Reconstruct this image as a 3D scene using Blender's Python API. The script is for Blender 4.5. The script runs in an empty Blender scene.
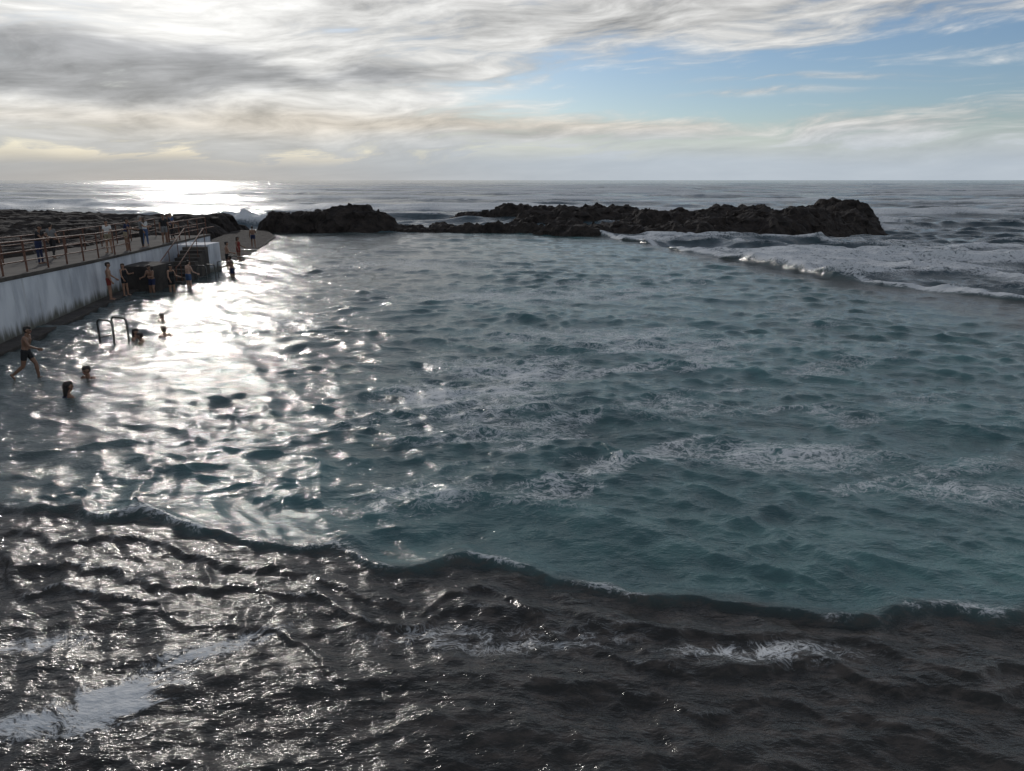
import bpy, math, random
import numpy as np
from mathutils import Vector, Matrix
random.seed(4); rng=np.random.default_rng(11)
scene=bpy.context.scene
COL=scene.collection
try:
    scene.view_settings.view_transform='Standard'; scene.view_settings.look='None'; scene.view_settings.exposure=0
except Exception as e: print(e)

# ------------------------------------------------------------------ camera
H=5.5; PITCH=15.7
cam=bpy.data.cameras.new('camera'); cam.lens=25.7; cam.sensor_width=36; cam.clip_end=60000; cam.clip_start=0.1
co=bpy.data.objects.new('camera',cam); COL.objects.link(co)
co.location=(0,0,H); co.rotation_euler=(math.radians(90-PITCH),0,0)
scene.camera=co

# ------------------------------------------------------------------ light
SUN_AZ=-24.0; SUN_EL=18.0
a=math.radians(SUN_AZ); e=math.radians(SUN_EL)
sd=Vector((math.sin(a)*math.cos(e),math.cos(a)*math.cos(e),math.sin(e)))
L=bpy.data.lights.new('sun','SUN'); L.energy=.85; L.angle=math.radians(1.6); L.color=(1,.94,.87)
lo=bpy.data.objects.new('sun',L); COL.objects.link(lo)
lo.rotation_euler=sd.to_track_quat('Z','Y').to_euler()

# ------------------------------------------------------------------ node helper
class NT:
    def __init__(s,nt): s.nt=nt; s.n=nt.nodes; s.l=nt.links
    def new(s,t,**k):
        n=s.n.new(t)
        for a,b in k.items(): setattr(n,a,b)
        return n
    def put(s,sock,v):
        if isinstance(v,bpy.types.NodeSocket): s.l.new(v,sock)
        elif v is not None: sock.default_value=v
    def m(s,op,a,b=None,c=None,clamp=False):
        n=s.new('ShaderNodeMath',operation=op); n.use_clamp=clamp
        s.put(n.inputs[0],a)
        if b is not None: s.put(n.inputs[1],b)
        if c is not None: s.put(n.inputs[2],c)
        return n.outputs[0]
    def ss(s,x,lo,hi):
        n=s.new('ShaderNodeMapRange',interpolation_type='SMOOTHSTEP'); s.put(n.inputs[0],x)
        s.put(n.inputs[1],lo); s.put(n.inputs[2],hi); return n.outputs[0]
    def mix(s,f,a,b,mode='MIX'):
        n=s.new('ShaderNodeMix',data_type='RGBA',blend_type=mode)
        s.put(n.inputs[0],f)
        s.put(n.inputs[6],a if isinstance(a,bpy.types.NodeSocket) else (*a,1))
        s.put(n.inputs[7],b if isinstance(b,bpy.types.NodeSocket) else (*b,1))
        return n.outputs[2]
    def comb(s,x,y,z):
        n=s.new('ShaderNodeCombineXYZ'); s.put(n.inputs[0],x); s.put(n.inputs[1],y); s.put(n.inputs[2],z); return n.outputs[0]
    def noise(s,vec,scale,detail=4,rough=.5,dist=0):
        n=s.new('ShaderNodeTexNoise'); s.put(n.inputs['Vector'],vec)
        n.inputs['Scale'].default_value=scale; n.inputs['Detail'].default_value=detail
        n.inputs['Roughness'].default_value=rough; n.inputs['Distortion'].default_value=dist
        return n.outputs['Fac']
    def mapp(s,vec,scale=(1,1,1),rot=(0,0,0),loc=(0,0,0)):
        n=s.new('ShaderNodeMapping'); s.put(n.inputs[0],vec)
        n.inputs['Scale'].default_value=scale; n.inputs['Rotation'].default_value=rot; n.inputs['Location'].default_value=loc
        return n.outputs[0]

# ------------------------------------------------------------------ sky
w=bpy.data.worlds.new('World'); scene.world=w; w.use_nodes=True
T=NT(w.node_tree); T.n.clear()
out=T.new('ShaderNodeOutputWorld')
sky=T.new('ShaderNodeTexSky'); sky.sky_type='NISHITA'; sky.sun_disc=False
sky.sun_elevation=e; sky.sun_rotation=math.radians(SUN_AZ%360); sky.air_density=1.0; sky.dust_density=.4; sky.ozone_density=1.5
tc=T.new('ShaderNodeTexCoord'); g=tc.outputs['Generated']
sp=T.new('ShaderNodeSeparateXYZ'); T.l.new(g,sp.inputs[0]); X,Y,Z=sp.outputs
A=T.m('MULTIPLY',T.m('ARCTAN2',X,Y),57.2958)
E=T.m('MULTIPLY',T.m('ARCSINE',Z),57.2958)
dotn=T.new('ShaderNodeVectorMath',operation='DOT_PRODUCT'); T.l.new(g,dotn.inputs[0]); dotn.inputs[1].default_value=sd
D=T.m('MAXIMUM',dotn.outputs['Value'],0.0)
lowv=T.comb(T.m('MULTIPLY',A,.06),T.m('MULTIPLY',E,.25),0.0)
wn=T.noise(lowv,1.0,2,.5)
wd=T.m('SUBTRACT',wn,.5)
Ew=T.m('ADD',E,T.m('MULTIPLY',wd,2.6))
Aw=T.m('ADD',A,T.m('MULTIPLY',wd,-12.0))
def blob(ca,ce,ra,re):
    dx=T.m('DIVIDE',T.m('SUBTRACT',Aw,ca),ra); dy=T.m('DIVIDE',T.m('SUBTRACT',Ew,ce),re)
    r=T.m('ADD',T.m('MULTIPLY',dx,dx),T.m('MULTIPLY',dy,dy))
    return T.m('POWER',2.718,T.m('MULTIPLY',r,-1.0))
Et=T.m('SUBTRACT',Ew,T.m('MULTIPLY',Aw,.07))
n1=T.noise(T.comb(T.m('MULTIPLY',Aw,.08),T.m('MULTIPLY',Et,.42),2.3),1.0,6,.58,0)
n2=T.noise(T.comb(T.m('MULTIPLY',Aw,.20),T.m('MULTIPLY',Et,1.25),7.3),1.0,6,.60,0)
n3=T.noise(T.comb(T.m('MULTIPLY',Aw,.12),T.m('MULTIPLY',Ew,.35),11.3),1.0,4,.55,0)
dens=T.m('ADD',T.m('MULTIPLY',n1,.9),T.m('MULTIPLY',n2,.75))
bias=T.m('SUBTRACT',T.m('MULTIPLY',blob(-22,7,22,7),.26),T.m('MULTIPLY',blob(20,6.4,17,2.6),.37))
bias=T.m('SUBTRACT',bias,T.m('MULTIPLY',blob(4,5.8,9,1.3),.21))
bias=T.m('ADD',bias,T.m('MULTIPLY',blob(8,11,24,2.2),.17))
bias=T.m('ADD',bias,T.m('MULTIPLY',blob(4,3.5,24,.9),.20))
dens=T.m('ADD',dens,bias)
den=T.ss(dens,.58,1.0)
st=T.m('ADD',blob(19,5.6,5,.22),T.m('MULTIPLY',blob(22,6.5,6,.2),.9))
st=T.m('MULTIPLY',st,T.ss(n2,.35,.6))
den=T.m('MAXIMUM',T.m('MULTIPLY',den,.95),T.m('MULTIPLY',st,.85))
glow=T.m('ADD',T.m('MULTIPLY',T.m('POWER',D,12.0),.15),T.m('MULTIPLY',T.m('POWER',D,100.0),.60))
base=T.m('ADD',.59,T.m('MULTIPLY',T.m('SUBTRACT',n2,.5),1.3))
lum=T.m('ADD',base,glow)
dark=T.m('ADD',blob(-25,6.6,13,2.2),T.m('MULTIPLY',blob(-9,7.2,3.5,.8),.7))
dark=T.m('ADD',dark,T.m('MULTIPLY',blob(-36,10,8,4),.6))
dark=T.m('MULTIPLY',T.ss(T.m('ADD',dark,T.m('MULTIPLY',T.m('SUBTRACT',n3,.5),1.9)),.22,.95),.52)
lum=T.m('MULTIPLY',lum,T.m('SUBTRACT',1.0,dark))
lum=T.m('MULTIPLY',lum,T.m('SUBTRACT',1.0,T.m('MULTIPLY',T.ss(E,14,40),.45)))
warm=blob(-8,3.9,28,.8)
ccol=T.mix(warm,(1.0,.99,.96),(1.0,.91,.79))
ccol=T.mix(dark,ccol,(.92,.95,1.02))
vm=T.new('ShaderNodeVectorMath',operation='SCALE'); T.l.new(ccol,vm.inputs[0]); T.l.new(lum,vm.inputs[3])
haze=T.m('SUBTRACT',1.0,T.ss(T.m('ADD',E,T.m('MULTIPLY',wd,2.0)),.9,4.5))
hz=T.mix(T.ss(A,-26,14),(.34,.365,.395),(.46,.53,.61))
col=T.mix(T.m('MULTIPLY',haze,.9),vm.outputs[0],hz)
fac=T.m('MAXIMUM',den,T.m('MULTIPLY',haze,.95))
b1=T.new('ShaderNodeBackground'); 
skm=T.mix(1.0,sky.outputs[0],(.76,.85,1.03),'MULTIPLY')
T.l.new(skm,b1.inputs[0]); b1.inputs[1].default_value=.082
b2=T.new('ShaderNodeBackground'); T.l.new(col,b2.inputs[0]); b2.inputs[1].default_value=1.0
mx=T.new('ShaderNodeMixShader'); T.l.new(fac,mx.inputs[0]); T.l.new(b1.outputs[0],mx.inputs[1]); T.l.new(b2.outputs[0],mx.inputs[2])
T.l.new(mx.outputs[0],out.inputs[0])

# ------------------------------------------------------------------ numpy noise
LAT=[np.random.default_rng(100+i).random((256,256)).astype(np.float32) for i in range(12)]
def vn(x,y,s=0):
    xi=np.floor(x).astype(np.int64); yi=np.floor(y).astype(np.int64)
    fx=(x-xi).astype(np.float32); fy=(y-yi).astype(np.float32)
    fx=fx*fx*(3-2*fx); fy=fy*fy*(3-2*fy)
    t=LAT[s%12]; x0=xi&255; x1=(xi+1)&255; y0=yi&255; y1=(yi+1)&255
    return (t[x0,y0]*(1-fx)+t[x1,y0]*fx)*(1-fy)+(t[x0,y1]*(1-fx)+t[x1,y1]*fx)*fy
def fbm(x,y,o=4,s=0,g=.5):
    r=0;a=1;t=0
    for i in range(o):
        r=r+a*vn(x*2**i+17.3*i,y*2**i-9.1*i,s+i); t+=a; a*=g
    return r/t
def sst(x,a,b):
    t=np.clip((x-a)/(b-a),0,1); return t*t*(3-2*t)
def ridged(x,y,s=0,o=5):
    r=0;a=1;t=0
    for i in range(o):
        r=r+a*(1-np.abs(2*vn(x*2**i+7*i,y*2**i+3*i,s+i)-1)); t+=a; a*=.55
    return r/t

def mesh_from(name,verts,faces,mats,matidx=None,smooth=True):
    me=bpy.data.meshes.new(name); nv=len(verts); nf=len(faces)
    me.vertices.add(nv); me.vertices.foreach_set('co',np.asarray(verts,np.float32).ravel())
    f=np.asarray(faces,np.int32); k=f.shape[1]
    me.loops.add(nf*k); me.loops.foreach_set('vertex_index',f.ravel())
    me.polygons.add(nf); me.polygons.foreach_set('loop_start',np.arange(0,nf*k,k,dtype=np.int32))
    me.polygons.foreach_set('loop_total',np.full(nf,k,np.int32))
    me.polygons.foreach_set('use_smooth',np.full(nf,smooth))
    for m_ in mats: me.materials.append(m_)
    if matidx is not None: me.polygons.foreach_set('material_index',np.asarray(matidx,np.int32))
    me.update(calc_edges=True)
    ob=bpy.data.objects.new(name,me); COL.objects.link(ob); return ob

# ------------------------------------------------------------------ water
def water_mat():
    m=bpy.data.materials.new('water'); m.use_nodes=True; T=NT(m.node_tree); T.n.clear()
    out=T.new('ShaderNodeOutputMaterial'); b=T.new('ShaderNodeBsdfPrincipled')
    geo=T.new('ShaderNodeNewGeometry'); P=geo.outputs['Position']
    at=T.new('ShaderNodeAttribute',attribute_name='wcol'); at2=T.new('ShaderNodeAttribute',attribute_name='wmask')
    s2=T.new('ShaderNodeSeparateColor'); T.l.new(at2.outputs['Color'],s2.inputs[0])
    foamA,roughA,shal=s2.outputs
    wv=T.new('ShaderNodeTexNoise'); T.put(wv.inputs['Vector'],P); wv.inputs['Scale'].default_value=1.0; wv.inputs['Detail'].default_value=3
    off=T.new('ShaderNodeVectorMath',operation='SCALE'); T.l.new(wv.outputs['Color'],off.inputs[0]); off.inputs[3].default_value=1.3
    add=T.new('ShaderNodeVectorMath',operation='ADD'); T.l.new(P,add.inputs[0]); T.l.new(off.outputs[0],add.inputs[1])
    q=T.mapp(add.outputs[0],(1.0,1.8,1),(0,0,.5))
    r1=T.m('ABSOLUTE',T.m('SUBTRACT',T.noise(q,2.2,5,.62),.5))
    r2=T.m('ABSOLUTE',T.m('SUBTRACT',T.noise(q,8.5,4,.65),.5))
    r=T.m('ADD',T.m('MULTIPLY',r1,3.8),T.m('MULTIPLY',r2,3.2))
    foam=T.m('SUBTRACT',T.m('MULTIPLY',foamA,1.25),r)
    foam=T.m('MULTIPLY',T.ss(foam,-.14,.55),T.ss(foamA,.02,.25))
    p1=T.mapp(P,(1.0,2.0,.3),(0,0,.45)); p2=T.mapp(P,(1.0,2.2,.3),(0,0,-.25))
    h1=T.noise(p1,4.0,4,.6)
    h2=T.noise(p2,13.0,3,.6)
    hh=T.m('ADD',T.m('MULTIPLY',h1,.036),T.m('MULTIPLY',h2,.011))
    h4=T.noise(T.mapp(P,(.4,1.0,1)),.35,4,.65)
    hh=T.m('ADD',hh,T.m('MULTIPLY',T.m('MULTIPLY',h4,roughA),1.0))
    bp=T.new('ShaderNodeBump'); bp.inputs['Strength'].default_value=1.0; bp.inputs['Distance'].default_value=1.0
    T.l.new(hh,bp.inputs['Height'])
    c0=T.mix(T.ss(wv.outputs['Fac'],.3,.7),(.75,.77,.8),(1.25,1.22,1.2))
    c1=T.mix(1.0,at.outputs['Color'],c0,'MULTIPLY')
    mott=T.noise(T.mapp(P,(1,2.6,1),(0,0,.4)),2.2,6,.70)
    mm=T.m('MULTIPLY',T.ss(mott,.43,.66),shal)
    c1=T.mix(mm,c1,(.080,.070,.063))
    c2=T.mix(T.m('MULTIPLY',foam,.88),c1,(.74,.77,.79))
    T.l.new(c2,b.inputs['Base Color'])
    ro=T.m('ADD',.065,T.m('MULTIPLY',roughA,.08)); ro=T.m('ADD',ro,T.m('MULTIPLY',foam,.55)); ro=T.m('ADD',ro,T.m('MULTIPLY',shal,.03))
    T.l.new(ro,b.inputs['Roughness']); b.inputs['IOR'].default_value=1.333
    T.l.new(bp.outputs[0],b.inputs['Normal'])
    T.l.new(b.outputs[0],out.inputs[0]); return m
WM=water_mat()
rows=[2.2]
while rows[-1]<110: rows.append(rows[-1]*1.0040+.002)
while rows[-1]<1500: rows.append(rows[-1]*1.009)
while rows[-1]<25000: rows.append(rows[-1]*1.04)
rows=np.array(rows,np.float32); NR=len(rows); NC=1300
s=np.linspace(-1.1,1.1,NC).astype(np.float32)
Yg=np.repeat(rows[:,None],NC,1); Xg=s[None,:]*(rows[:,None]+4)
spac=np.gradient(rows)
dx=np.zeros_like(Xg); dy=np.zeros_like(Xg); dz=np.zeros_like(Xg)
OR_D=np.array([0,22,33.8,39.8,56.5,68,80,86]); OR_X=np.array([60,32,23.8,19.6,14.4,11.5,7,5.])
IR_D=np.array([0,20,28,40,56.5,68,80,86]); IR_X=np.array([50,26,19.8,16.9,12.8,10.3,6,4.])
wob=(fbm(Xg*.25,Yg*.25,4,7)-.5)*2.0
xo=np.interp(rows,OR_D,OR_X)[:,None]+wob; xi=np.interp(rows,IR_D,IR_X)[:,None]+wob*.5
farm=1-sst(Yg,80,83)
poolm=(1-sst(Xg-xo,-.4,.6))*farm
strip=sst(Xg-xi,-1.2,1.0)*(1-sst(Xg-xo,-.3,.5))*farm
LX=np.array([-20,-8.5,-5,-1.8,2.55,6.6,20]); LY=np.array([14.6,11.9,10.9,9.9,8.7,8.0,6.3])
ly=np.interp(Xg,LX,LY)+ (fbm(Xg*.45,Yg*.1,4,2)-.5)*2.0
dl=Yg-ly
ledge=1-sst(dl,-.35,.35)
seam=1-poolm
modn=.50+1.0*fbm(Xg*.16+3,Yg*.2,3,1)
wx=Xg+1.2*(fbm(Xg*.35,Yg*.35,3,4)-.5); wy=Yg+1.2*(fbm(Xg*.35+9,Yg*.35,3,5)-.5)
def waves(N,L0,L1,slope,dirm,spread,Q,mask,expo=0.0):
    Ls=np.exp(np.linspace(math.log(L0),math.log(L1),N))*rng.uniform(.93,1.07,N)
    for Lw in Ls:
        wt=sst(Lw/(spac*1.0),2.6,6.0)
        nz=np.nonzero(wt>0)[0]
        if len(nz)==0: continue
        r1=nz[-1]+1
        k=2*math.pi/Lw; th=math.radians(rng.normal(dirm,spread)); dxx=math.sin(th); dyy=math.cos(th)
        sl=slope*math.sqrt(2/N)*(Lw/L1)**expo
        am=sl/k
        ph=k*(dxx*wx[:r1]+dyy*wy[:r1])+rng.uniform(0,6.283)
        W=(am*wt[:r1,None]).astype(np.float32)*mask[:r1]
        sn=np.sin(ph); cs=np.cos(ph)
        dz[:r1]+=W*sn; dx[:r1]+=Q*W*cs*dxx; dy[:r1]+=Q*W*cs*dyy
calm=1-.30*(1-sst(Xg+9,-3,5))*(1-sst(Yg,20,34))
pm=(poolm*modn*(1-.65*ledge)*calm).astype(np.float32)
waves(46,.14,1.0,.21,214,22,1.1,pm,0)
waves(34,.18,1.2,.14,160,20,1.1,pm,0)
waves(34,1.0,2.6,.105,203,24,1.4,pm,0)
waves(10,2.6,7,.04,190,16,1.2,pm,0)
lm2=(ledge*modn).astype(np.float32)
waves(40,.08,.5,.12,235,16,1.0,lm2,0); waves(24,.12,.6,.07,150,18,1.0,lm2,0)
waves(70,.5,8,.30,190,30,1.25,(seam*(.5+.6*modn)).astype(np.float32),0)
waves(18,8,30,.09,180,20,1.2,seam.astype(np.float32),0)
waves(18,30,90,.05,178,20,1.0,seam.astype(np.float32),0)
seadz=dz*seam
nearm=1-sst(Yg,14,20)
dz+=ledge*nearm*((ridged(Xg*.5+Yg*.2,Yg*.9,3,4)-.5)*.15+(fbm(Xg*1.5,Yg*2.6,4,6)-.5)*.06)
def ridge(off,wd,amp,sd_,wob=1.4):
    nn=(fbm(Xg*.55,Yg*.0+sd_,5,sd_,.6)-.5)
    u=(dl-off-nn*wob)/wd
    p=np.where(u<0,np.exp(-(u*2.6)**2),np.exp(-(u*.5)**2))
    return amp*p*(.3+1.2*fbm(Xg*.5+sd_,Yg*.05,3,sd_+1)), np.exp(-((u)*1.3)**2)
rtop=0
for a_ in ((.0,.22,.105,3,.3),(-.8,.16,.05,5),(-1.5,.18,.06,7),(-2.3,.16,.05,8),(1.2,.25,.03,6)):
    rz,rt=ridge(*a_); dz+=rz*nearm; rtop=np.maximum(rtop,rt*nearm*rz*8)
br=np.exp(-((Xg+38)/7)**2-((Yg-108)/2.2)**2)*1.5*(.4+1.1*fbm(Xg*.8,Yg*.8,4,8))
de=(Xg-xo)
brk=np.exp(-((de-.9)/.4)**2)*farm*(Yg>16)*.12*sst(fbm(Xg*.5,Yg*.5,4,6),.3,.7)
brk2=0
for off,sd_ in ((5,3),(11,5),(18,7),(27,2)):
    brk2=brk2+np.exp(-((de-off-7*(fbm(Xg*.09,Yg*.09,5,sd_,.6)-.5))/.45)**2)*farm*(Yg>16)*.18*sst(fbm(Xg*.16,Yg*.16,4,sd_+1),.46,.66)
dz+=br+brk+brk2
foam=np.zeros_like(Xg)
def patch(cx,cy,rx,ry,amp,sd_=1,rot=0):
    global foam
    c,s_=math.cos(rot),math.sin(rot); X_=(Xg-cx); Y_=(Yg-cy)
    u=(X_*c+Y_*s_)/rx; v=(-X_*s_+Y_*c)/ry
    foam=np.maximum(foam,amp*np.exp(-(u*u+v*v))*(.1+1.7*fbm(Xg*.9+sd_,Yg*1.1,4,sd_,.65)))
patch(-1.3,18.3,2.6,2.0,.62,1,.4); patch(-.2,21.5,3,1.6,.54,2); patch(5.6,14.2,2.8,.9,.56,3,-.1); patch(3,26,5,2.5,.48,4)
patch(4.0,17.5,2.6,1.2,.44,5); patch(-1.5,12.3,1.5,.9,.42,2,.6); patch(8.5,12.5,2.2,.7,.42,3); patch(-9,29,3,2,.36,5); patch(0,36,7,3,.4,6); patch(-6,50,8,5,.36,7)
patch(-4.3,6.75,.6,.38,1.1,6,.6); patch(-5.2,6.3,.7,.22,.75,2,.3); patch(-3.6,7.7,.8,.2,.62,7,.5); patch(-5.8,7.8,.7,.2,.62,7,.2); patch(-.2,7.9,1.6,.3,.38,8); patch(3,7.6,1.2,.25,.40,9)
stn=fbm((Xg*.8+Yg*.45)*.35,(Yg*.9-Xg*.35)*1.1,4,3,.6)
foam=np.maximum(foam,poolm*(1-ledge)*np.exp(-((Xg-1-.15*Yg)/9)**2)*sst(stn,.50,.70)*.46*sst(Yg,10,13)*(1-sst(Yg,40,60)))
foam=np.maximum(foam,poolm*(1-ledge)*sst(dz,.05,.14)*.46*fbm(Xg*.5,Yg*.5,3,3))
foam=np.maximum(foam,np.clip(rtop,0,1)*.5*sst(fbm(Xg*.8,Yg*.8,4,5),.42,.62))
edge=np.exp(-((de-.6)/ .5)**2)*farm*(Yg>16)
foam=np.maximum(foam,edge*(.35+1.3*fbm(Xg*.5,Yg*.5,4,2)))
surf=sst(de,-.2,1.5)*(1-sst(de,18,46))*sst(Yg,15,25)*(1-sst(Yg,85,140))
stx=fbm(Xg*.16+Yg*.1,Yg*.5,5,5,.62)
foam=np.maximum(foam,surf*(.06+.42*sst(seadz,.0,.35)*fbm(Xg*.2,Yg*.4,5,9)+.46*sst(stx,.52,.68)))
for (cx,cy,rx,ry,am) in [(20,76.0,13,.9,.65),(46,94,8,2.0,.8),(31,81,12,1.5,.6),(50,102,5,4,.8),(-19,86,9,2,.5)]:
    patch(cx,cy,rx,ry,am,3)
foam=np.maximum(foam,np.clip(br*1.2,0,1.3)); foam=np.maximum(foam,np.clip(brk2*5,0,.9))
foam=np.maximum(foam,seam*(Yg<900)*sst(seadz+.25*(fbm(Xg*.05,Yg*.08,4,2)-.5),.26,.5)*.7)
foam*= (1-.8*strip)
foam=np.clip(foam,0,1.4)
def C(r,g,b): return np.array([r,g,b],np.float32)
cs_,cp,cb,cl=C(.042,.072,.088),C(.068,.146,.154),C(.026,.023,.021),C(.085,.100,.098)
lighten=fbm(Xg*.12,Yg*.12,3,6)
P3=poolm[...,None]
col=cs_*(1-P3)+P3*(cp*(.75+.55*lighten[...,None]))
far_haze=sst(Yg,150,900)[...,None]; col=col*(1-far_haze)+C(.10,.125,.14)*far_haze  # aerial haze and sky sheen painted into the far sea's base colour
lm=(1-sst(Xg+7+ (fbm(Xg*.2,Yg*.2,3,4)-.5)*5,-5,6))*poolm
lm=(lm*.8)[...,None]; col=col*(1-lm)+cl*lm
tq=(np.exp(-((dl-1.6)/1.5)**2)*sst(Xg,-9,2)*.5)[...,None]; col=col*(1-tq)+C(.085,.175,.175)*tq
col=col*(1+1.2*np.clip(dz,-.2,.3)[...,None]*poolm[...,None])  # wave shading put into the pool colour: lighter crests, darker troughs
lb=(ledge*.95)[...,None]; col=col*(1-lb)+cb*lb
sb=(strip*.75)[...,None]; col=col*(1-sb)+C(.052,.047,.042)*sb
dz=dz*(1-.5*strip)+.02*strip
rough=sst(Yg,60,400)*.8+seam*.2
VX=Xg+dx; VY=Yg+dy
V=np.stack([VX,VY,dz],-1).reshape(-1,3)
idx=np.arange(NR*NC,dtype=np.int32).reshape(NR,NC)
F=np.stack([idx[:-1,:-1],idx[:-1,1:],idx[1:,1:],idx[1:,:-1]],-1).reshape(-1,4)
fp=(poolm[:-1,:-1]>.5).ravel()
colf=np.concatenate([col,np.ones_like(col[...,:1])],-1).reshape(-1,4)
mk=np.stack([foam,rough,np.clip(ledge+strip*.5,0,1),np.ones_like(foam)],-1).reshape(-1,4)
def submesh(name,fsel):
    f=F[fsel]; used=np.unique(f); rm=np.zeros(len(V),np.int32); rm[used]=np.arange(len(used))
    ob=mesh_from(name,V[used],rm[f],[WM])
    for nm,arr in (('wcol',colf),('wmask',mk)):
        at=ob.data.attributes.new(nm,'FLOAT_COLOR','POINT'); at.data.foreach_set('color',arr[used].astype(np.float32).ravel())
    return ob
submesh('pool_water',fp); submesh('sea_water',~fp)

# ------------------------------------------------------------------ simple materials
def mat(name,c1,c2,scale=3,rough=.7,bump=.02,detail=5,bscale=None,metal=0,stretch=(1,1,1)):
    m=bpy.data.materials.new(name); m.use_nodes=True; T=NT(m.node_tree); b=T.n['Principled BSDF']
    tc=T.new('ShaderNodeNewGeometry').outputs['Position']; p=T.mapp(tc,stretch)
    n=T.noise(p,scale,detail,.6,.3)
    T.l.new(T.mix(T.ss(n,.32,.68),c1,c2),b.inputs['Base Color'])
    b.inputs['Roughness'].default_value=rough; b.inputs['Metallic'].default_value=metal
    if bump:
        bp=T.new('ShaderNodeBump'); bp.inputs['Distance'].default_value=bump; bp.inputs['Strength'].default_value=1
        T.l.new(T.noise(p,bscale or scale*3,6,.65),bp.inputs['Height']); T.l.new(bp.outputs[0],b.inputs['Normal'])
    return m
M_rock=mat('lava_rock',(.014,.011,.010),(.045,.035,.029),1.3,.9,.35,6,2.2)
M_wall=mat('painted_wall',(.45,.48,.53),(.76,.79,.83),.9,.75,.02,6,6,stretch=(1,1,.35))
def add_stains(m):
    T=NT(m.node_tree); b=T.n['Principled BSDF']; src=b.inputs['Base Color'].links[0].from_socket
    P=T.new('ShaderNodeNewGeometry').outputs['Position']; sp=T.new('ShaderNodeSeparateXYZ'); T.l.new(P,sp.inputs[0])
    n=T.noise(T.mapp(P,(1,1,.15)),2.2,5,.6)
    f=T.ss(T.m('ADD',sp.outputs[2],T.m('MULTIPLY',T.m('SUBTRACT',n,.5),1.2)),.60,.10)
    c=T.mix(f,src,(.12,.12,.10)); n2=T.ss(T.noise(T.mapp(P,(1,1,.08)),3.5,4,.6),.56,.70)
    c=T.mix(T.m('MULTIPLY',n2,.35),c,(.24,.23,.21)); T.l.new(c,b.inputs['Base Color'])
add_stains(M_wall)
M_conc=mat('concrete',(.05,.044,.039),(.10,.088,.076),.8,.95,.02)
M_dark=mat('dark_concrete',(.030,.026,.024),(.065,.057,.05),1.5,.9,.03)
M_rail=mat('rusty_rail',(.09,.03,.015),(.17,.08,.05),6,.6,.003)
M_steel=mat('steel_rail',(.06,.06,.06),(.15,.15,.14),6,.4,.001,metal=.6)

# ------------------------------------------------------------------ rocks
def rock_patch(name,x0,x1,y0,y1,hf,res=.28,mt=M_rock,jit=.35):
    nx=int((x1-x0)/res)+2; ny=int((y1-y0)/res)+2
    X_,Y_=np.meshgrid(np.linspace(x0,x1,nx),np.linspace(y0,y1,ny))
    Z_=hf(X_,Y_)
    X2=X_+jit*2*(fbm(X_*.9,Y_*.9+Z_*.8,4,1)-.5)*2; Y2=Y_+jit*2*(fbm(X_*.9+30,Y_*.9+Z_*.8,4,2)-.5)*2
    V_=np.stack([X2,Y2,Z_],-1).reshape(-1,3)
    id_=np.arange(nx*ny).reshape(ny,nx)
    F_=np.stack([id_[:-1,:-1],id_[:-1,1:],id_[1:,1:],id_[1:,:-1]],-1).reshape(-1,4)
    keep=Z_.ravel()[F_].max(1)>-1.3
    return mesh_from(name,V_,F_[keep],[mt],smooth=False)
def blobs(lst):
    def f(X_,Y_):
        wxx=X_+2.2*(fbm(X_*.25,Y_*.25,4,3)-.5)*2; wyy=Y_+2.2*(fbm(X_*.25+40,Y_*.25,4,4)-.5)*2
        z=np.full_like(X_,-2.0)
        for cx,cy,rx,ry,h in lst:
            d=np.sqrt(((wxx-cx)/rx)**2+((wyy-cy)/ry)**2)
            z=np.maximum(z,(h+.4)*np.clip(1.15*(1-d**2.6),-3,1)-.4)
        rg=ridged(X_*.28,Y_*.28,5)-.5
        z=z+rg*1.9*np.clip(z+.8,0,1.6)*.75+(ridged(X_*1.1,Y_*1.1,2,4)-.5)*.7
        zt=np.round(z/.35)*.35
        return z*.65+zt*.35
    return f
rock_patch('rock_outcrop',-10,60,66,128,blobs([(11,77.5,7,2.8,.4),(18,76.5,7,3.6,.65),(25,80,8,5,1.15),(31,86,8,6,1.55),(37,92,7.5,6,1.45),(41.5,97,5.0,5.5,2.2),(20,91,9,5,1.3),(9,104,10,5,1.1),(0,118,9,3.5,1.0),(12,112,9,5,1.2),(30,99,9,5,1.4),(8,76.8,6.5,2.0,.35)]),.27)
rock_patch('rock_islet',-32,-6,78,94,blobs([(-20.5,84.5,6.5,3.2,1.5),(-17,84,4.5,3,1.9),(-25,84,3.5,2.6,1.15),(-12,83.5,3.5,1.4,.4)]),.2)
rock_patch('rock_shelf',-14,12,77,87,blobs([(-10,82.6,5,1.5,.34),(-3,82.2,6,1.3,.32),(3,81,5,1.6,.34),(7,79,4,1.8,.36)]),.2,jit=.25)
def shore(X_,Y_):
    base=1.65+.25*np.sin(X_*.2)+(fbm(X_*.12,Y_*.12,3,1)-.5)*1.2
    bnd=np.interp(Y_,[10,36,51,60,70,84,96],[-24.2,-24.0,-24.5,-26.0,-28.5,-30,-33])
    bnd=bnd+(fbm(X_*.3,Y_*.3,3,6)-.5)*3*sst(Y_,50,58)
    m_=sst(bnd-X_,-1.2,1.5)*(1-sst(Y_+ (fbm(X_*.2,Y_*.2,3,7)-.5)*8,82,90))
    z=(base+1.5)*m_-1.5+(ridged(X_*.3,Y_*.3,3)-.5)*1.1*m_+(ridged(X_*1.2,Y_*1.2,6,4)-.5)*.4
    return z*.6+np.round(z/.3)*.3*.4
rock_patch('rocky_shore',-85,-20,18,98,shore,.32)

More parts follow.
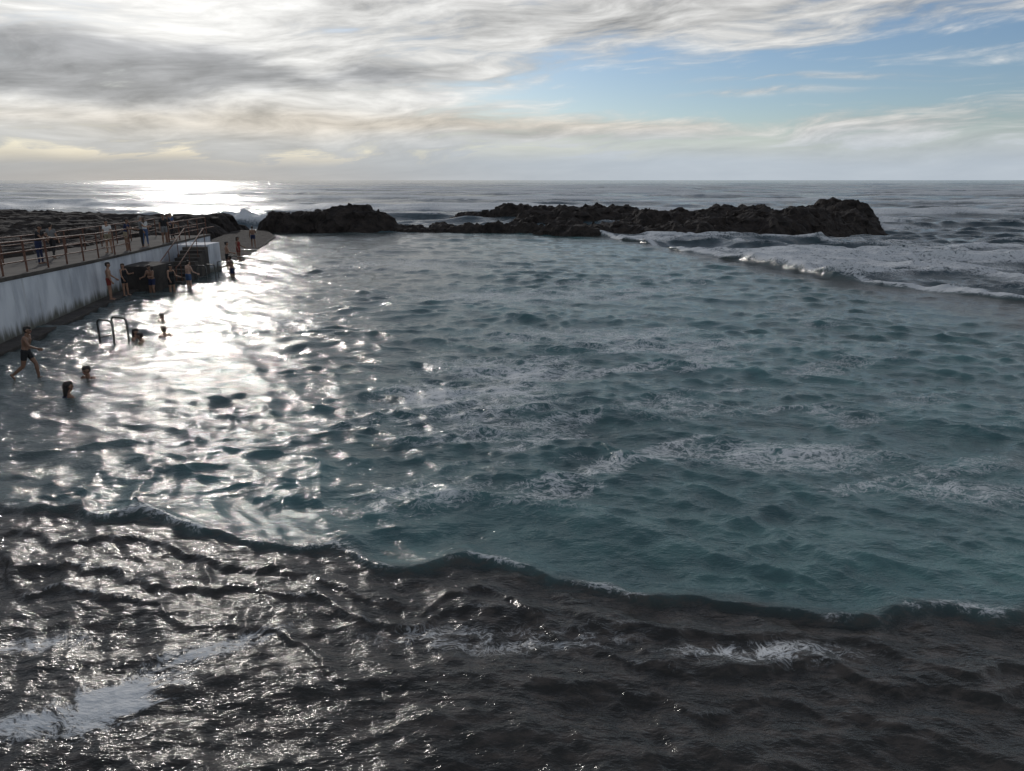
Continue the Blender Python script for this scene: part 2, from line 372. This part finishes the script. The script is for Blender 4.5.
def prism(name,poly,z0,z1,mt,parent=None,bev=.03):
    n=len(poly); zz=z1 if isinstance(z1,(list,tuple)) else [z1]*n
    me=bpy.data.meshes.new(name)
    vs=[(p[0],p[1],z0) for p in poly]+[(p[0],p[1],zz[i]) for i,p in enumerate(poly)]
    fs=[tuple(range(n-1,-1,-1)),tuple(range(n,2*n))]+[(i,(i+1)%n,n+(i+1)%n,n+i) for i in range(n)]
    me.from_pydata(vs,[],fs); me.materials.append(mt); me.update()
    ob=bpy.data.objects.new(name,me); COL.objects.link(ob)
    if bev:
        b=ob.modifiers.new('bevel','BEVEL'); b.width=bev; b.segments=2
    if parent: ob.parent=parent
    return ob
def empty(name):
    o=bpy.data.objects.new(name,None); COL.objects.link(o); return o
def tube(name,pts,r,mt,parent=None,cyc=False):
    cu=bpy.data.curves.new(name,'CURVE'); cu.dimensions='3D'; cu.bevel_depth=r; cu.bevel_resolution=3; cu.use_fill_caps=True
    sp=cu.splines.new('POLY'); sp.points.add(len(pts)-1)
    for i,p in enumerate(pts): sp.points[i].co=(*p,1)
    sp.use_smooth=True
    cu.materials.append(mt)
    ob=bpy.data.objects.new(name,cu); COL.objects.link(ob)
    if parent: ob.parent=parent
    return ob
WP=[(-15.2,8.0,2.2),(-17.5,24.0,2.15),(-19.8,36.0,1.75),(-21.3,52.5,1.72)]
def wall_at(y): 
    return float(np.interp(y,[p[1] for p in WP],[p[0] for p in WP])), float(np.interp(y,[p[1] for p in WP],[p[2] for p in WP]))
wl=[(p[0],p[1]) for p in WP]; 
poly=wl+[(p[0]-.4,p[1]) for p in WP][::-1]; zt=[p[2] for p in WP]+[p[2] for p in WP][::-1]
pw=empty('pool_wall')
prism('wall_face',poly,-1.0,zt,M_wall,pw)
cop=[(p[0]+.06,p[1]) for p in WP]+[(p[0]-.46,p[1]) for p in WP][::-1]
n=len(cop)
me=bpy.data.meshes.new('coping'); vs=[(cop[i][0],cop[i][1],zt[i]+.004) for i in range(n)]+[(cop[i][0],cop[i][1],zt[i]+.12) for i in range(n)]
me.from_pydata(vs,[],[tuple(range(n-1,-1,-1)),tuple(range(n,2*n))]+[(i,(i+1)%n,n+(i+1)%n,n+i) for i in range(n)]); me.materials.append(M_conc)
ob=bpy.data.objects.new('coping',me); COL.objects.link(ob); ob.parent=pw
pr=[(p[0]-.47,p[1]) for p in WP]+[(-25.5,52.5),(-25.0,36),(-24.6,24),(-24,8)]
zp=[p[2]+.02 for p in WP]+[1.74,1.77,2.17,2.22]
prism('promenade',pr,-1,zp,M_conc,None,.02)
ft=[(p[0]+.75,p[1]) for p in WP]+[(p[0]+.01,p[1]) for p in WP][::-1]
prism('pool_footing',ft,-.9,.09,M_dark,None,.05)
prism('pool_footing',[(-22.3,52.6),(-19.2,52.6),(-21.0,62),(-23.5,74),(-26.5,81),(-30,81),(-27,66)],-.9,[.03,.02,.05,.12,.2,.3,.3],M_rock,None,.05)

def railing(name,offs,y0,y1,step,h=1.15,bars=(1.15,.78,.42)):
    rl=empty(name); ys=np.arange(y0,y1+.01,step)
    for i,y in enumerate(ys):
        x,z=wall_at(y); x+=offs; z+=.12 if offs>-.5 else .02
        tube('post_%d'%i,[(x,y,z-.1),(x,y,z+h)],.035,M_rail,rl)
    for j,b in enumerate(bars):
        tube('bar_%d'%j,[(wall_at(y)[0]+offs,y,wall_at(y)[1]+(.12 if offs>-.5 else .02)+b) for y in ys],.03 if j==0 else .024,M_rail,rl)
    return rl
railing('railing',-.2,9,39.5,1.9); railing('railing',-.2,45.2,52.4,1.8)
railing('railing',-3.6,10,52,2.1)

st=empty('stairs'); N=10
for i in range(N):
    y1=45.0-i*.5; y0=y1-.5; z=1.62-i*.165
    xw,_=wall_at(y0)
    prism('step_%d'%i,[(xw+.76,y0),(xw+2.1,y0),(xw+2.1,y1-.004),(xw+.76,y1-.004)],-.9,z,M_dark if i%2 else M_conc,st,.015)
xw,_=wall_at(46)
prism('landing',[(xw+.01,45.0),(xw+2.1,45.0),(xw+2.1,47.2),(xw+.01,47.2)],-.9,1.70,M_wall,st,.02)
xw,_=wall_at(39)
prism('side_block',[(xw+.01,37.6),(xw+1.7,37.6),(xw+1.7,40.0),(xw+.01,40.0)],-.9,1.25,M_dark,st,.03)
for sx in (.86,2.0):
    xa=wall_at(45)[0]+sx; xb=wall_at(40.2)[0]+sx
    tube('handrail_%d'%int(sx),[(xa,46.6,2.7),(xa,45,2.7),(xb,40.2,1.05),(xb,39.8,.95),(xb,39.7,.2)],.03,M_rail,st)
    for k in range(4):
        t=k/3; y=45-4.6*t; tube('baluster_%d_%d'%(int(sx),k),[(xa+(xb-xa)*t,y,1.55-1.5*t),(xa+(xb-xa)*t,y,2.7-1.62*t)],.022,M_rail,st)

def arch(name,p0,p1,zh,r,mt,par,z0=-1.0,nseg=6):
    pts=[(p0[0],p0[1],z0)]; R=.16
    dv=Vector((p1[0]-p0[0],p1[1]-p0[1],0)); Ln=dv.length; dv.normalize()
    for i in range(nseg+1):
        t=i/nseg*math.pi/2; q=Vector((p0[0],p0[1],0))+dv*(R-R*math.cos(t)); pts.append((q.x,q.y,zh-R+R*math.sin(t)))
    for i in range(nseg+1):
        t=math.pi/2-i/nseg*math.pi/2; q=Vector((p0[0],p0[1],0))+dv*(Ln-R+R*math.cos(t)); pts.append((q.x,q.y,zh-R+R*math.sin(t)))
    pts.append((p1[0],p1[1],z0)); return tube(name,pts,r,mt,par)
def ladder(cx,cy,wd,ln,zh,ang):
    l=empty('pool_ladder'); c,s_=math.cos(ang),math.sin(ang)
    for k,sg in enumerate((-1,1)):
        p0=(cx+c*sg*wd/2+s_*ln/2,cy+s_*sg*wd/2-c*ln/2); p1=(cx+c*sg*wd/2-s_*ln/2,cy+s_*sg*wd/2+c*ln/2)
        arch('rail_%d'%k,p0,p1,zh,.032,M_steel,l)
    for k in range(3):
        z=.15-.28*k
        a_=(cx+c*-wd/2-s_*ln/2,cy+s_*-wd/2+c*ln/2,z); b_=(cx+c*wd/2-s_*ln/2,cy+s_*wd/2+c*ln/2,z)
        tube('rung_%d'%k,[a_,b_],.025,M_steel,l)
ladder(-14.1,25.4,.55,.8,.80,math.radians(63))
ladder(-17.4,41.8,.6,.8,.85,math.radians(60))
hr=empty('handrail')
for k,(x0,y0,x1,y1) in enumerate([(-17.2,43.0,-14.6,43.6),(-17.6,46.0,-15.2,46.8)]):
    tube('bar_%d'%k,[(x0,y0,-.6),(x0,y0,.9),(x0+.3,y0+.05,.95),(x1,y1,.45),(x1,y1,-.6)],.03,M_steel,hr)

# ------------------------------------------------------------------ people
SK=[mat('skin_a',(.30,.17,.11),(.36,.21,.14),8,.5,.001),mat('skin_b',(.20,.11,.07),(.25,.14,.09),8,.5,.001),mat('skin_c',(.42,.27,.20),(.48,.31,.23),8,.5,.001)]
HR=[mat('hair_dark',(.01,.008,.007),(.03,.022,.018),30,.6,.004),mat('hair_brown',(.05,.03,.018),(.09,.055,.03),30,.6,.004),mat('hair_grey',(.2,.19,.18),(.3,.29,.28),30,.6,.004)]
def cloth(n,c): return mat(n,tuple(x*.8 for x in c),c,12,.85,.003)
CL={'black':cloth('cloth_black',(.02,.02,.022)),'navy':cloth('cloth_navy',(.02,.03,.08)),'red':cloth('cloth_red',(.25,.04,.03)),
    'white':cloth('cloth_white',(.7,.7,.68)),'blue':cloth('cloth_blue',(.07,.12,.24)),'grey':cloth('cloth_grey',(.2,.2,.2)),'khaki':cloth('cloth_khaki',(.3,.25,.17))}
M_eye=mat('eye',(.02,.02,.02),(.04,.03,.03),5,.2,0); M_lip=mat('lips',(.28,.1,.09),(.3,.12,.1),5,.5,0)
def capsule(p0,p1,r0,r1,seg=12,hs=4):
    p0=np.array(p0,float); p1=np.array(p1,float); d=p1-p0; L_=np.linalg.norm(d)
    d=d/L_ if L_>1e-6 else np.array([0,0,1.]); a_=np.cross(d,[0,0,1.] if abs(d[2])<.9 else [1.,0,0]); a_/=np.linalg.norm(a_); b_=np.cross(d,a_)
    prof=[]
    for i in range(1,hs+1): t=math.pi/2*(i/hs); prof.append((-r0*math.cos(t),r0*math.sin(t)))
    for i in range(0,hs): t=math.pi/2*(i/hs); prof.append((L_+r1*math.sin(t),r1*math.cos(t)))
    vs=[p0-d*r0]
    for z,r in prof:
        for k in range(seg):
            t=2*math.pi*k/seg; vs.append(p0+d*z+a_*r*math.cos(t)+b_*r*math.sin(t))
    vs.append(p1+d*r1); fs=[]; n_=len(prof)
    for k in range(seg): fs.append((0,1+(k+1)%seg,1+k))
    for j in range(n_-1):
        for k in range(seg):
            a0=1+j*seg+k; a1=1+j*seg+(k+1)%seg; fs.append((a0,a1,a1+seg,a0+seg))
    l_=len(vs)-1
    for k in range(seg): fs.append((l_,1+(n_-1)*seg+k,1+(n_-1)*seg+(k+1)%seg))
    return vs,fs
def person(name,loc,yaw,ht=1.72,skin=0,hair=0,top=None,bottom='black',longhair=False,lean=0,
           armL=(5,12,15),armR=(5,12,15),legL=(0,3,0),legR=(0,3,0),head_yaw=0,female=False,pants=False,lift=0.0,vox=.011):
    """arm=(forward swing, sideways, elbow bend) leg=(forward swing, sideways, knee bend), degrees"""
    caps=[]
    def cap(p0,p1,r0,r1,lab): caps.append((np.array(p0,float),np.array(p1,float),r0,r1,lab))
    S='skin'; TP='top' if top else S; BT='bottom'
    lr=math.radians(lean)
    def tl(p):
        p=np.array(p,float); z=p[2]-.95; y=p[1]
        return np.array([p[0],y*math.cos(lr)+z*math.sin(lr),.95+z*math.cos(lr)-y*math.sin(lr)])
    sw=.155 if female else .175
    cap(tl((-.075,0,.97)),tl((.075,0,.97)),.112,.112,BT)
    for sg in (-1,1):
        cap(tl((sg*.07,0,1.0)),tl((sg*.06,.0,1.14)),.100,.088,TP if top or not female else BT)
        cap(tl((sg*.06,0,1.14)),tl((sg*.085,.0,1.32)),.090,.105,TP if top or not female else BT)
        cap(tl((sg*.085,0,1.33)),tl((sg*(sw-.02),0,1.41)),.095,.062,TP)
        if female: cap(tl((sg*.075,.085,1.29)),tl((sg*.075,.09,1.28)),.052,.05,TP if top else BT)
    cap(tl((0,-.005,1.40)),tl((0,.01,1.53)),.062,.055,S)
    hy=math.radians(head_yaw); hc=tl((0,.02,1.62))
    def hp(x,y,z):
        return hc+np.array([x*math.cos(hy)+y*math.sin(hy),-x*math.sin(hy)+y*math.cos(hy),z])
    cap(hp(0,-.012,.03),hp(0,.012,.03),.088,.084,S)
    cap(hp(0,.02,-.02),hp(0,.04,-.065),.070,.042,S)
    cap(hp(0,.09,.01),hp(0,.112,-.018),.010,.015,S)
    for sg in (-1,1):
        cap(hp(sg*.086,-.004,.012),hp(sg*.084,.0,-.02),.015,.011,S)
        cap(hp(sg*.033,.088,.014),hp(sg*.033,.089,.014),.011,.011,'eye')
    cap(hp(-.02,.083,-.045),hp(.02,.083,-.045),.009,.009,'lip')
    cap(hp(0,-.03,.055),hp(0,.03,.075),.092,.072,'hair')
    cap(hp(0,-.045,.0),hp(0,-.04,.05),.075,.085,'hair')
    if longhair:
        cap(hp(0,-.06,.0),hp(0,-.085,-.16),.075,.055,'hair'); cap(hp(0,-.085,-.16),hp(0,-.08,-.26),.055,.025,'hair')
    def dirv(f,s_,sg):
        f=math.radians(f); s_=math.radians(s_)
        return np.array([sg*math.sin(s_),math.sin(f)*math.cos(s_),-math.cos(f)*math.cos(s_)])
    for sg,arm in ((-1,armL),(1,armR)):
        sh=tl((sg*sw,0,1.41)); f,s_,bd=arm
        d1=dirv(f,s_,sg); el=sh+d1*.29; d2=dirv(f+bd,s_*.6,sg); wr=el+d2*.25
        cap(sh,sh+d1*.13,.056,.050,TP); cap(sh+d1*.12,el,.048,.038,S); cap(el,el+d2*.09,.039,.041,S); cap(el+d2*.09,wr,.041,.025,S)
        d3=d2; sd_=np.cross(d3,[1,0,0]); 
        if np.linalg.norm(sd_)<.2: sd_=np.cross(d3,[0,0,1.])
        sd_/=np.linalg.norm(sd_); nrm=np.cross(sd_,d3)*(-sg)
        pe=wr+d3*.085
        for o in (-.024,0,.024): cap(wr+sd_*o*.5+d3*.01,pe+sd_*o,.018,.016,S)
        for k,(o,ln) in enumerate(((-.036,.055),(-.012,.07),(.012,.075),(.036,.068))):
            b0=pe+sd_*o; m1=b0+d3*ln*.55+nrm*.008; t1=m1+(d3*.8+nrm*.6)*ln*.5
            cap(b0,m1,.0105,.0095,S); cap(m1,t1,.0095,.008,S)
        tb=wr+d3*.03+sd_*.03; tm=tb+(d3*.6+sd_*.7)*.045; cap(tb,tm,.014,.012,S); cap(tm,tm+(d3*.9+sd_*.2)*.035,.0115,.0095,S)
    low=9
    for sg,leg in ((-1,legL),(1,legR)):
        hpj=tl((sg*.09,0,.93)); f,s_,bd=leg
        d1=dirv(f,s_,sg); kn=hpj+d1*.43; d2=dirv(f-bd,s_*.7,sg); an=kn+d2*.41
        cap(hpj,hpj+d1*.2,.098,.086,BT); 
        cap(hpj+d1*.2,kn,.084 if not pants else .088,.055,BT if pants else S)
        cap(kn,kn+d2*.12,.056,.060,BT if pants else S); cap(kn+d2*.12,an,.059,.036,BT if pants else S)
        fd=np.array([sg*.15,math.cos(math.radians(f-bd)),math.sin(math.radians(f-bd))]); fd/=np.linalg.norm(fd)
        heel=an+d2*.05-fd*.03; toe=an+d2*.06+fd*.16
        cap(heel,an,.034,.034,S); cap(heel+fd*.02,an+d2*.045+fd*.09,.034,.036,S); cap(an+d2*.045+fd*.09,toe,.036,.022,S)
        for k in range(5): 
            sdv=np.cross(fd,d2); cap(toe+sdv*(k-2)*.017-fd*.02,toe+sdv*(k-2)*.018+fd*(.028-.004*k),.012,.010,S)
        low=min(low,an[2]-.09,toe[2]-.02)
    sc=ht/1.73
    vs=[];fs=[]
    for p0,p1,r0,r1,_ in caps:
        a_,b_=capsule(p0,p1,r0,r1); o=len(vs); vs+=a_; fs+=[tuple(i+o for i in q_) for q_ in b_]
    me=bpy.data.meshes.new(name); me.from_pydata([tuple(v) for v in vs],[],fs); me.update()
    ob=bpy.data.objects.new(name,me); COL.objects.link(ob)
    md=ob.modifiers.new('r','REMESH'); md.mode='VOXEL'; md.voxel_size=vox; md.use_smooth_shade=True
    sm=ob.modifiers.new('s','SMOOTH'); sm.factor=.5; sm.iterations=2
    dg=bpy.context.evaluated_depsgraph_get(); nm=bpy.data.meshes.new_from_object(ob.evaluated_get(dg))
    ob.modifiers.clear(); ob.data=nm; bpy.data.meshes.remove(me)
    nf=len(nm.polygons); c=np.zeros(nf*3,np.float32); nm.polygons.foreach_get('center',c); c=c.reshape(-1,3)
    best=np.full(nf,9.); lab=np.zeros(nf,np.int32); order={'skin':0,'hair':1,'top':2,'bottom':3,'eye':4,'lip':5}
    for p0,p1,r0,r1,lb_ in caps:
        d=p1-p0; L2=max((d@d),1e-9); t=np.clip(((c-p0)@d)/L2,0,1); q_=p0+t[:,None]*d
        dist=np.linalg.norm(c-q_,axis=1)-(r0+(r1-r0)*t)
        if lb_ in('eye','lip'): dist=dist-.004
        if lb_=='skin': dist=dist+.002
        k=dist<best; best[k]=dist[k]; lab[k]=order[lb_]
    nm.materials.clear()
    for m_ in (SK[skin],HR[hair],CL[top] if top else SK[skin],CL[bottom],M_eye,M_lip): nm.materials.append(m_)
    nm.polygons.foreach_set('material_index',lab); nm.polygons.foreach_set('use_smooth',np.full(nf,True)); nm.update()
    ob.scale=(sc,)*3; ob.rotation_euler=(0,0,math.radians(yaw))
    ob.location=(loc[0],loc[1],loc[2]-low*sc+lift)
    return ob
person('child_walking',(-13.85,20.3,-.04),-80,1.6,1,0,None,'black',False,12,armL=(-35,14,25),armR=(30,16,45),legL=(26,2,24),legR=(-12,2,40))
def swim(x,y,yaw,sk,hr,lh=False,dep=1.38,fem=False,ht=1.75):
    person('swimmer',(x,y,-dep),yaw,ht,sk,hr,None,'navy',lh,5,armL=(40,25,25),armR=(35,30,30),female=fem,vox=.013)
swim(-11.7,18.4,-40,1,0,True,1.50,True,1.9); swim(-12.2,20.4,160,1,0,False,1.53,ht=1.88)
swim(-13.6,25.8,-90,0,0,True,1.40,True); swim(-13.05,25.3,100,1,0,False,1.44); swim(-12.7,26.3,60,0,1,False,1.42); swim(-14.2,29.4,170,1,0,False,1.46)
person('bather',(-18.9,34.3,.05),-70,1.75,0,0,None,'red',False,3,armL=(10,10,40),armR=(5,8,20))
person('bather',(-18.85,35.6,.05),-110,1.55,0,1,None,'black',True,0,armL=(25,10,80),armR=(10,10,30),female=True)
person('bather',(-18.2,37.0,-.3),170,1.7,1,0,None,'navy',False,10,armL=(35,10,60),armR=(30,10,50),legL=(20,5,25),legR=(5,5,10))
person('bather',(-17.5,37.6,-.35),-120,1.68,0,0,None,'black',True,4,armL=(15,14,70),armR=(15,16,30),female=True)
person('bather',(-17.3,39.2,-.35),-30,1.72,2,0,None,'blue',False,5,armL=(5,14,30),armR=(15,16,50))
person('bather',(-17.9,46.4,.0),-60,1.78,0,0,None,'black',False,2,armL=(5,12,20),armR=(15,14,60))
person('bather',(-16.6,43.6,-.55),80,1.74,1,0,None,'navy',False,6,armL=(35,14,40),armR=(25,14,60))
person('bather',(-19.0,51.4,.0),-100,1.72,1,0,None,'red',True,0,armL=(10,12,60),armR=(5,12,20),female=True)
person('bather',(-21.6,62.0,.05),20,1.75,1,0,None,'navy',False,4,armL=(5,12,20),armR=(35,14,60),legL=(14,3,10),legR=(-10,3,8))
def prom(x,y,yaw,**k):
    z=float(np.interp(y,[8,24,36,52],[2.22,2.17,1.77,1.76])); person('pedestrian',(x,y,z),yaw,**k)
prom(-21.2,33.2,-90,ht=1.72,skin=1,hair=0,top='black',bottom='navy',pants=True,lean=12,armL=(45,10,30),armR=(45,10,30))
prom(-21.4,39.4,180,ht=1.70,skin=0,hair=0,top='white',bottom='khaki',armL=(10,12,70),armR=(0,12,10))
prom(-21.0,40.5,-80,ht=1.74,skin=1,hair=0,top='navy',bottom='khaki',lean=8,armL=(40,10,40),armR=(40,10,50))
prom(-21.2,42.6,-60,ht=1.76,skin=0,hair=2,top='grey',bottom='black',pants=True,armL=(5,10,20),armR=(30,10,60))
prom(-21.6,43.8,30,ht=1.65,skin=0,hair=1,top='white',bottom='blue',female=True,longhair=True,pants=True)
prom(-20.9,44.8,-140,ht=1.78,skin=1,hair=0,top='black',bottom='grey',armL=(20,10,60),armR=(5,10,20))
prom(-21.3,46.0,-100,ht=1.75,skin=1,hair=0,top='black',bottom='khaki',armL=(40,10,40),armR=(40,10,50),lean=10)
prom(-21.9,48.0,160,ht=1.7,skin=0,hair=0,top='blue',bottom='black',pants=True,legL=(18,3,8),legR=(-14,3,12))
prom(-22.6,36.5,0,ht=1.7,skin=0,hair=0,top='grey',bottom='black',pants=True,legL=(18,3,8),legR=(-14,3,12))
print('done',len(bpy.data.objects))
